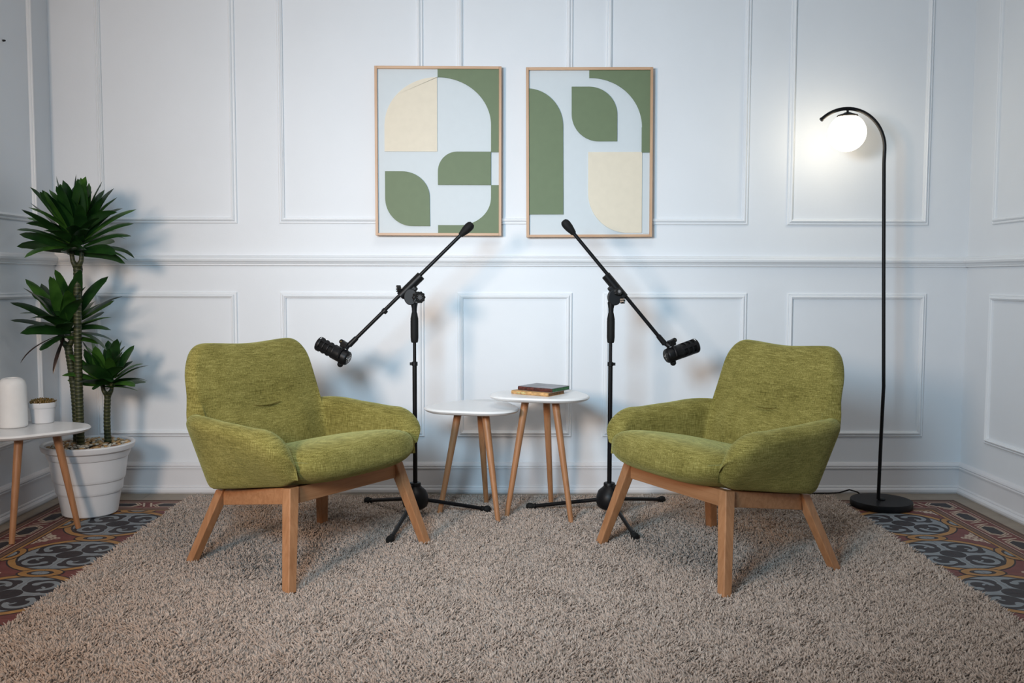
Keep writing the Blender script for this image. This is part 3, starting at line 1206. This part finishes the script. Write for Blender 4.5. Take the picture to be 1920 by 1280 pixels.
    MB().rod(E_ - bd * .012, E_ + bd * .034, .0118, .0105, 16).build('boom_end', M['black'], root)
    tag(root, label, 'microphone stand', 'microphone stands')
    return root


def make_mic(center, axis, hang, side, label):
    """axis: towards the grille; origin at the body middle"""
    root = empty('microphone', center)
    ax = Vector(axis).normalized()
    zz = (Vector((0, 0, 1)) - ax * ax.z).normalized()
    yy = zz.cross(ax)
    A = Matrix(((ax.x, yy.x, zz.x, 0), (ax.y, yy.y, zz.y, 0), (ax.z, yy.z, zz.z, 0), (0, 0, 0, 1)))
    MX = A @ Matrix(((0, 0, 1, 0), (1, 0, 0, 0), (0, 1, 0, 0), (0, 0, 0, 1)))     # lathe axis -> mic axis
    r = .0305
    MB().lathe([(0, -.070), (.024, -.070), (.0275, -.068), (r, -.063), (r, -.004), (r * .97, .000), (0, .000)], 36, MX).build('body', M['black'], root)
    MB().lathe([(0, -.0725), (.020, -.0725), (.021, -.0705), (.021, -.0695), (0, -.0695)], 30, MX).build('rear_cap', M['black_gloss'], root)
    # foam windscreen inside a slotted cage
    MB().lathe([(0, -.001), (.0245, -.001), (.0245, .066), (.020, .072), (0, .073)], 30, MX).build('windscreen', M['rubber'], root)
    cage = MB()
    for z0, z1 in ((-.002, .006), (.022, .029), (.045, .052)):
        cage.lathe([(.0245, z0), (r * .985, z0), (r, z0 + .0015), (r, z1 - .0015), (r * .985, z1), (.0245, z1), (.0245, z0)], 36, MX)
    cage.lathe([(.0245, .066), (r, .066), (r * 1.03, .069), (r * 1.03, .078), (r * .99, .081), (.0262, .081), (.0245, .072), (.0245, .066)], 36, MX)
    cage.build('cage', M['black'], root)
    for k in range(4):
        a = PI / 4 + k * PI / 2 + .25
        p = lambda z: A @ Vector((z, (r - .003) * math.cos(a), (r - .003) * math.sin(a)))
        Mr = Matrix.Translation(p(.034)) @ A @ Matrix.Rotation(a, 4, 'X')
        rib = MB()
        rib.box((0, 0, 0), (.070, .006, .014))
        rib.v = [tuple(Mr @ Vector(q)) for q in rib.v]
        rib.build('cage_rib', M['black'], root, bevel=.001)
    # small maker's mark on the front ring, and the oval emblem on the rear cap
    a = R(58) if side > 0 else R(122)
    a = R(118) if side > 0 else R(62)
    vdir = Vector((0, -1, 0))
    ang = math.atan2((vdir * .45 + zz * .89).dot(zz), (vdir * .45 + zz * .89).dot(yy))
    Mm = A @ Matrix.Rotation(ang, 4, 'X') @ Matrix.Translation((.0735, r * 1.03, 0))
    mk = MB().box((0, 0, 0), (.0028, .0006, .013))
    mk.v = [tuple(Mm @ Vector(q)) for q in mk.v]
    mk.build('white_mark', M['mark'], root)
    em = MB()
    for u, v, sx, sy in ((-.004, .006, .004, .010), (.006, .002, .010, .0035), (-.002, -.007, .0035, .009)):
        q = MB().box((0, 0, 0), (.0006, sx, sy))
        Me = A @ Matrix.Translation((-.0728, u, v))
        em.add([tuple(Me @ Vector(t)) for t in q.v], q.f)
    em.build('rear_emblem', M['chrome'], root)
    # yoke: a bracket arching over the body, pivot knob, hinge block towards the boom
    H_ = Vector(hang) - Vector(center)
    yk = MB()
    for s in (-1, 1):
        pts = []
        for i in range(13):
            b = R(-8 + 98 * i / 12)
            pts.append(A @ Vector((-.040 + .004 * math.sin(b), s * .036 * math.cos(b), .040 * math.sin(b))))
        yk.tube(pts, .0048, 8)
    yk.build('yoke', M['black'], root)
    MB().rod(A @ Vector((-.040, 0, .036)), H_, .0115, .0095, 16).build('hinge', M['black'], root)
    d = (A @ Vector((.30, 0, .95))).normalized()
    hb = A @ Vector((-.030, 0, .047))
    MB().box(hb, (.030, .024, .026), A.to_3x3()).build('hinge_block', M['black'], root, bevel=.004)
    kp = A @ Vector((-.016, -.012 * side, .050))
    kd = Vector((-.25 * side, -.93, .25)).normalized()
    kk = MB().rod(kp, kp + kd * .022, .0100, .0100, 18).build('hinge_knob', M['black'], root)
    MB().rod(kp + kd * .0215, kp + kd * .0235, .0022, .0022, 10).build('brass_screw', M['brass'], kk)
    bo = A @ Vector((-.045, 0, -.030))
    MB().lathe([(0, 0), (.0125, 0), (.0130, .003), (.0115, .012), (.006, .017), (0, .018)], 20, frame_to(bo, -zz)).build('connector', M['rubber'], root)
    tag(root, label, 'microphone', 'microphones on boom arms')
    return root


SY = 3.83
make_stand((-.368, SY), [(-.605, 4.090), (-.070, 3.937), (-.430, 3.474)], (-.136, SY, 1.236), (-.385, SY, .985), (-.632, SY, .748), 1,
           'black boom microphone stand in front of the left framed picture, beside the lower table')
make_stand((.449, SY), [(.122, 3.984), (.719, 4.110), (.513, 3.517)], (.256, SY, 1.248), (.466, SY, .985), (.668, SY, .757), -1,
           'black boom microphone stand in front of the right framed picture, beside the taller table')
make_mic((-.703, SY + .012, .712), (-.84, .28, .40), (-.640, SY, .742), 1,
         'black microphone on the boom reaching over the armchair near the plant')
make_mic((.742, SY + .012, .716), (.86, .33, .27), (.676, SY, .750), -1,
         'black microphone on the boom reaching over the armchair near the lamp')

# ------------------------------------------------------------------ potted dracaena
random.seed(11)
M['stone_a'] = plain('pebble_tan', (0.40, 0.25, 0.11), 0.5, var=0.4, scale=40)
M['stone_b'] = plain('pebble_pale', (0.52, 0.48, 0.40), 0.5, var=0.3, scale=40)
M['stone_c'] = plain('pebble_brown', (0.22, 0.11, 0.05), 0.5, var=0.4, scale=40)
M['soil'] = plain('dark_soil', (0.03, 0.022, 0.016), 0.95, var=0.4, scale=60)


def stalk_mat():
    mt, nt, bs = nodes('ringed_stalk')
    c = coords(nt)
    n = N(nt, 'ShaderNodeTexNoise', i_Scale=14.0, i_Detail=2.0)
    nt.links.new(c, n.inputs['Vector'])
    sx = N(nt, 'ShaderNodeSeparateXYZ')
    nt.links.new(c, sx.inputs[0])
    a = N(nt, 'ShaderNodeMath', operation='MULTIPLY_ADD')
    a.inputs[1].default_value = 0.020
    nt.links.new(n.outputs[0], a.inputs[0])
    nt.links.new(sx.outputs['Z'], a.inputs[2])
    b = N(nt, 'ShaderNodeMath', operation='MULTIPLY')
    b.inputs[1].default_value = 62.0
    nt.links.new(a.outputs[0], b.inputs[0])
    f = N(nt, 'ShaderNodeMath', operation='FRACT')
    nt.links.new(b.outputs[0], f.inputs[0])
    r = ramp(nt, f.outputs[0], [(0.0, (0.045, 0.050, 0.012)), (0.08, (0.14, 0.14, 0.050)), (0.16, (0.032, 0.040, 0.010)), (0.95, (0.016, 0.022, 0.005))])
    nt.links.new(r.outputs[0], bs.inputs['Base Color'])
    bs.inputs['Roughness'].default_value = 0.55
    bump(nt, bs, f.outputs[0], 0.3, 0.002)
    return mt


def leaf_mat(name, a, b):
    mt, nt, bs = nodes(name)
    n = N(nt, 'ShaderNodeTexNoise', i_Scale=18.0, i_Detail=3.0)
    nt.links.new(coords(nt), n.inputs['Vector'])
    r = ramp(nt, n.outputs[0], [(0.3, a), (0.7, b)])
    nt.links.new(r.outputs[0], bs.inputs['Base Color'])
    bs.inputs['Roughness'].default_value = 0.32
    bs.inputs['Specular IOR Level'].default_value = 0.5
    return mt


M['stalk'] = stalk_mat()
M['leaf_a'] = leaf_mat('leaf_deep_green', (0.006, 0.026, 0.006), (0.016, 0.060, 0.010))
M['leaf_b'] = leaf_mat('leaf_mid_green', (0.018, 0.062, 0.008), (0.048, 0.130, 0.018))
M['leaf_dry'] = leaf_mat('leaf_withered', (0.020, 0.010, 0.007), (0.045, 0.022, 0.014))


def leaf(parent, base, az, el, length, width, droop, twist, mat, curl=0.0, roll=0.0):
    d = Vector((math.cos(az) * math.cos(el), math.sin(az) * math.cos(el), math.sin(el)))
    side = Vector((-math.sin(az), math.cos(az), 0))
    side = (side * math.cos(roll) + side.cross(d) * math.sin(roll)).normalized()
    p = Vector(base)
    n = 10
    vs_, fs = [], []
    e = el
    for i in range(n + 1):
        t = i / n
        wd = width * (.26 + .74 * math.sin(PI * min(1, (t * .92 + .06)) ** .85) ** .9) * (1 if t < .9 else 1 - ((t - .9) / .1) ** 2 * .95)
        wd = max(wd, .0012)
        dirv = Vector((math.cos(az) * math.cos(e), math.sin(az) * math.cos(e), math.sin(e)))
        nrm = side.cross(dirv)
        s2 = (side * math.cos(twist * t) + nrm * math.sin(twist * t))
        n2 = s2.cross(dirv)
        vs_ += [p - s2 * wd / 2 + n2 * wd * -.14 * -1, p - n2 * 0, p + s2 * wd / 2 + n2 * wd * .14]
        p = p + dirv * (length / n)
        e -= droop / n * (0.35 + 1.3 * t) + (curl / n if t > .65 else 0)
    for i in range(n):
        a = i * 3
        fs += [(a, a + 1, a + 4, a + 3), (a + 1, a + 2, a + 5, a + 4)]
    return MB().add(vs_, fs, 0, True).build('leaf', mat, parent, fix=False, angle=180)


PC = Vector((-1.788, 3.955, 0))
plant = empty('potted_dracaena', PC)
tag(plant, 'three-stemmed green dracaena in a ribbed white pot in the corner', 'plant')
POT = [(0, .003), (.106, .003), (.112, .008), (.127, .098), (.131, .100), (.1335, .106), (.1345, .112), (.139, .150), (.143, .153), (.1455, .160), (.1462, .166),
       (.1575, .248), (.162, .251), (.1665, .262), (.170, .278), (.176, .281), (.1835, .286), (.187, .296), (.1885, .306), (.186, .310), (.178, .311), (.171, .306), (.166, .283), (0, .283)]
MB().lathe(POT, 72).build('pot', M['pot'], plant, angle=28)
MB().lathe([(0, .284), (.166, .284), (.166, .288), (.10, .292), (0, .294)], 40).build('soil', M['soil'], plant)


def pebble_mesh(seed, mat):
    bm = bmesh.new()
    bmesh.ops.create_icosphere(bm, subdivisions=1, radius=1)
    r = random.Random(seed)
    for v in bm.verts:
        v.co *= 1 + r.uniform(-.16, .16)
        v.co.z *= .62
    me = bpy.data.meshes.new('pebble')
    bm.to_mesh(me)
    bm.free()
    me.materials.append(mat)
    me.polygons.foreach_set('use_smooth', [True] * len(me.polygons))
    return me


PEB = [pebble_mesh(i, M[k]) for i, k in enumerate(('stone_a', 'stone_b', 'stone_c', 'stone_a', 'stone_b', 'stone_a'))]
cnt = 0
STEMS = [(-.012, -.045), (-.062, .020), (.066, .045)]
placed = []
while cnt < 190:
    rr = .158 * math.sqrt(random.random())
    a = random.uniform(0, 2 * PI)
    x, y = rr * math.cos(a), rr * math.sin(a)
    if any(math.hypot(x - sx, y - sy) < .020 for sx, sy in STEMS) or any(math.hypot(x - q[0], y - q[1]) < .013 for q in placed) and random.random() < .85:
        continue
    placed.append((x, y))
    o = bpy.data.objects.new('pebble', random.choice(PEB))
    COL.objects.link(o)
    o.parent = plant
    s = random.uniform(.008, .0135)
    o.location = (x, y, .296 + .010 * (1 - rr / .16) + random.uniform(0, .007))
    o.rotation_euler = (random.uniform(-.5, .5), random.uniform(-.5, .5), random.uniform(0, 6))
    o.scale = (s * random.uniform(.9, 1.4), s, s)
    cnt += 1


def make_stalk(base, top, rad, forks):
    pts, rs = [], []
    b, t = Vector(base), Vector(top)
    n = max(20, int((t - b).length / .004))
    per = .0161
    for i in range(n + 1):
        k = i / n
        p = b.lerp(t, k) + Vector((.010 * math.sin(k * PI), 0, 0)) * (1 if base[0] < -.04 else -.4)
        pts.append(p)
        rs.append(rad * (1 + .05 * math.sin(2 * PI * p.z / per)) * (1 - .06 * k))
    mb = MB().tube(pts, rs, 16)
    for f in forks:
        f = Vector(f)
        mb.tube([t - Vector((0, 0, .006)), t.lerp(f, .35) + Vector(((f.x - t.x) * .45, (f.y - t.y) * .45, 0)), t.lerp(f, .7) + Vector(((f.x - t.x) * .25, 0, 0)), f],
                [rad * .95, rad * .62, rad * .60, rad * .72], 10)
    return mb.build('stalk', M['stalk'], plant, angle=180)


def crown(stalk, tips, count, length, width, seed, el_lo=-12, el_hi=84, rise=.09):
    r = random.Random(seed)
    for i in range(count):
        k = (i + .5) / count
        f = Vector(tips[i % len(tips)])
        az = i * 2.39996 + r.uniform(-.25, .25)
        el = R(el_lo + (el_hi - el_lo) * k ** .9 + r.uniform(-8, 8))
        ln = length * (1.0 - .22 * abs(k - .45)) * r.uniform(.82, 1.08)
        base = f + Vector((.007 * math.cos(az), .007 * math.sin(az), -.02 + rise * k))
        # keep clear of the walls in the corner
        rx = PC.x + base.x + math.cos(az) * ln * math.cos(el)
        ry = PC.y + base.y + math.sin(az) * ln * math.cos(el)
        if rx < XL + .02 or ry > YB - .03:
            ln *= .72
            el += R(16)
        leaf(stalk, base, az, el, ln, width * r.uniform(.85, 1.15), R(r.uniform(25, 72)) * (1.05 - .6 * k), r.uniform(-.5, .5),
             M['leaf_a'] if r.random() < .62 else M['leaf_b'], R(r.uniform(0, 60)) if r.random() < .4 else 0, r.uniform(-.75, .75))


s1 = make_stalk((-.012, -.045, .285), (-.016, -.020, 1.062), .0165, [(-.038, -.020, 1.135), (.004, -.015, 1.140)])
crown(s1, [(-.038, -.020, 1.145), (.004, -.015, 1.150)], 70, .245, .054, 5, 2, 85, .12)
s2 = make_stalk((-.056, .020, .285), (-.080, .012, .728), .0175, [(-.105, .005, .775), (-.060, .015, .780)])
crown(s2, [(-.105, .005, .790), (-.062, .015, .795)], 38, .235, .054, 8, -10, 82)
leaf(s2, (-.105, -.002, .775), R(205), R(-20), .20, .016, R(55), .6, M['leaf_dry'])
leaf(s2, (-.090, -.008, .760), R(250), R(-60), .16, .018, R(25), .4, M['leaf_dry'])
s3 = make_stalk((.066, .045, .285), (.072, .040, .512), .0145, [(.052, .036, .560), (.092, .040, .562)])
crown(s3, [(.052, .036, .570), (.092, .040, .572)], 40, .185, .048, 21, 0, 82, .06)

# ------------------------------------------------------------------ things on the side table by the wall
vz = .420
vase = MB().lathe([(0, .001), (.050, .001), (.0525, .003), (.0530, .010), (.0525, .150), (.0510, .170), (.0455, .186), (.0350, .196), (.0240, .199), (.0205, .198), (.0195, .194), (.0195, .120), (0, .118)], 56,
                  ).build('vase', M['ceramic'], angle=60)
vase.location = (-1.966, 3.690, vz)
tag(vase, 'smooth white cylindrical vase with rounded shoulders on the side table', 'vase')

sp_ = empty('potted_succulent', (-1.902, 3.800, vz))
tag(sp_, 'small white pot of brownish succulent beside the vase', 'plant')
MB().lathe([(0, .001), (.040, .001), (.042, .003), (.0475, .062), (.050, .0635), (.0515, .066), (.0530, .083), (.0525, .086), (.0495, .086), (.047, .080), (0, .078)], 48).build('pot', M['pot'], sp_, angle=28)
M['succ'] = leaf_mat('succulent_olive_brown', (0.10, 0.055, 0.012), (0.24, 0.15, 0.035))


def succulents():
    r = random.Random(3)
    mb = MB()
    for i in range(240):
        rr = .046 * math.sqrt(r.random())
        a = r.uniform(0, 2 * PI)
        c = Vector((rr * math.cos(a), rr * math.sin(a), .078 + .010 * (1 - (rr / .046) ** 2)))
        d = Vector((math.cos(a) * rr * 8 + r.uniform(-.5, .5), math.sin(a) * rr * 8 + r.uniform(-.5, .5), 1)).normalized()
        ln, wd = r.uniform(.010, .019), r.uniform(.003, .0045)
        mb.lathe([(0, 0), (wd * .6, ln * .15), (wd, ln * .55), (wd * .6, ln * .85), (0, ln)], 5, frame_to(c, d))
    o = mb.build('foliage', M['succ'], sp_, fix=False)
    o['kind'] = 'stuff'


succulents()

# nail left in the side wall
nl = MB().rod((0, 0, 0), (.012, 0, 0), .0045, .0035, 10).build('nail', M['black_metal'])
nl.location = (XL, 3.952, 2.006)
tag(nl, 'small dark nail head high on the side wall above the plant', 'nail')
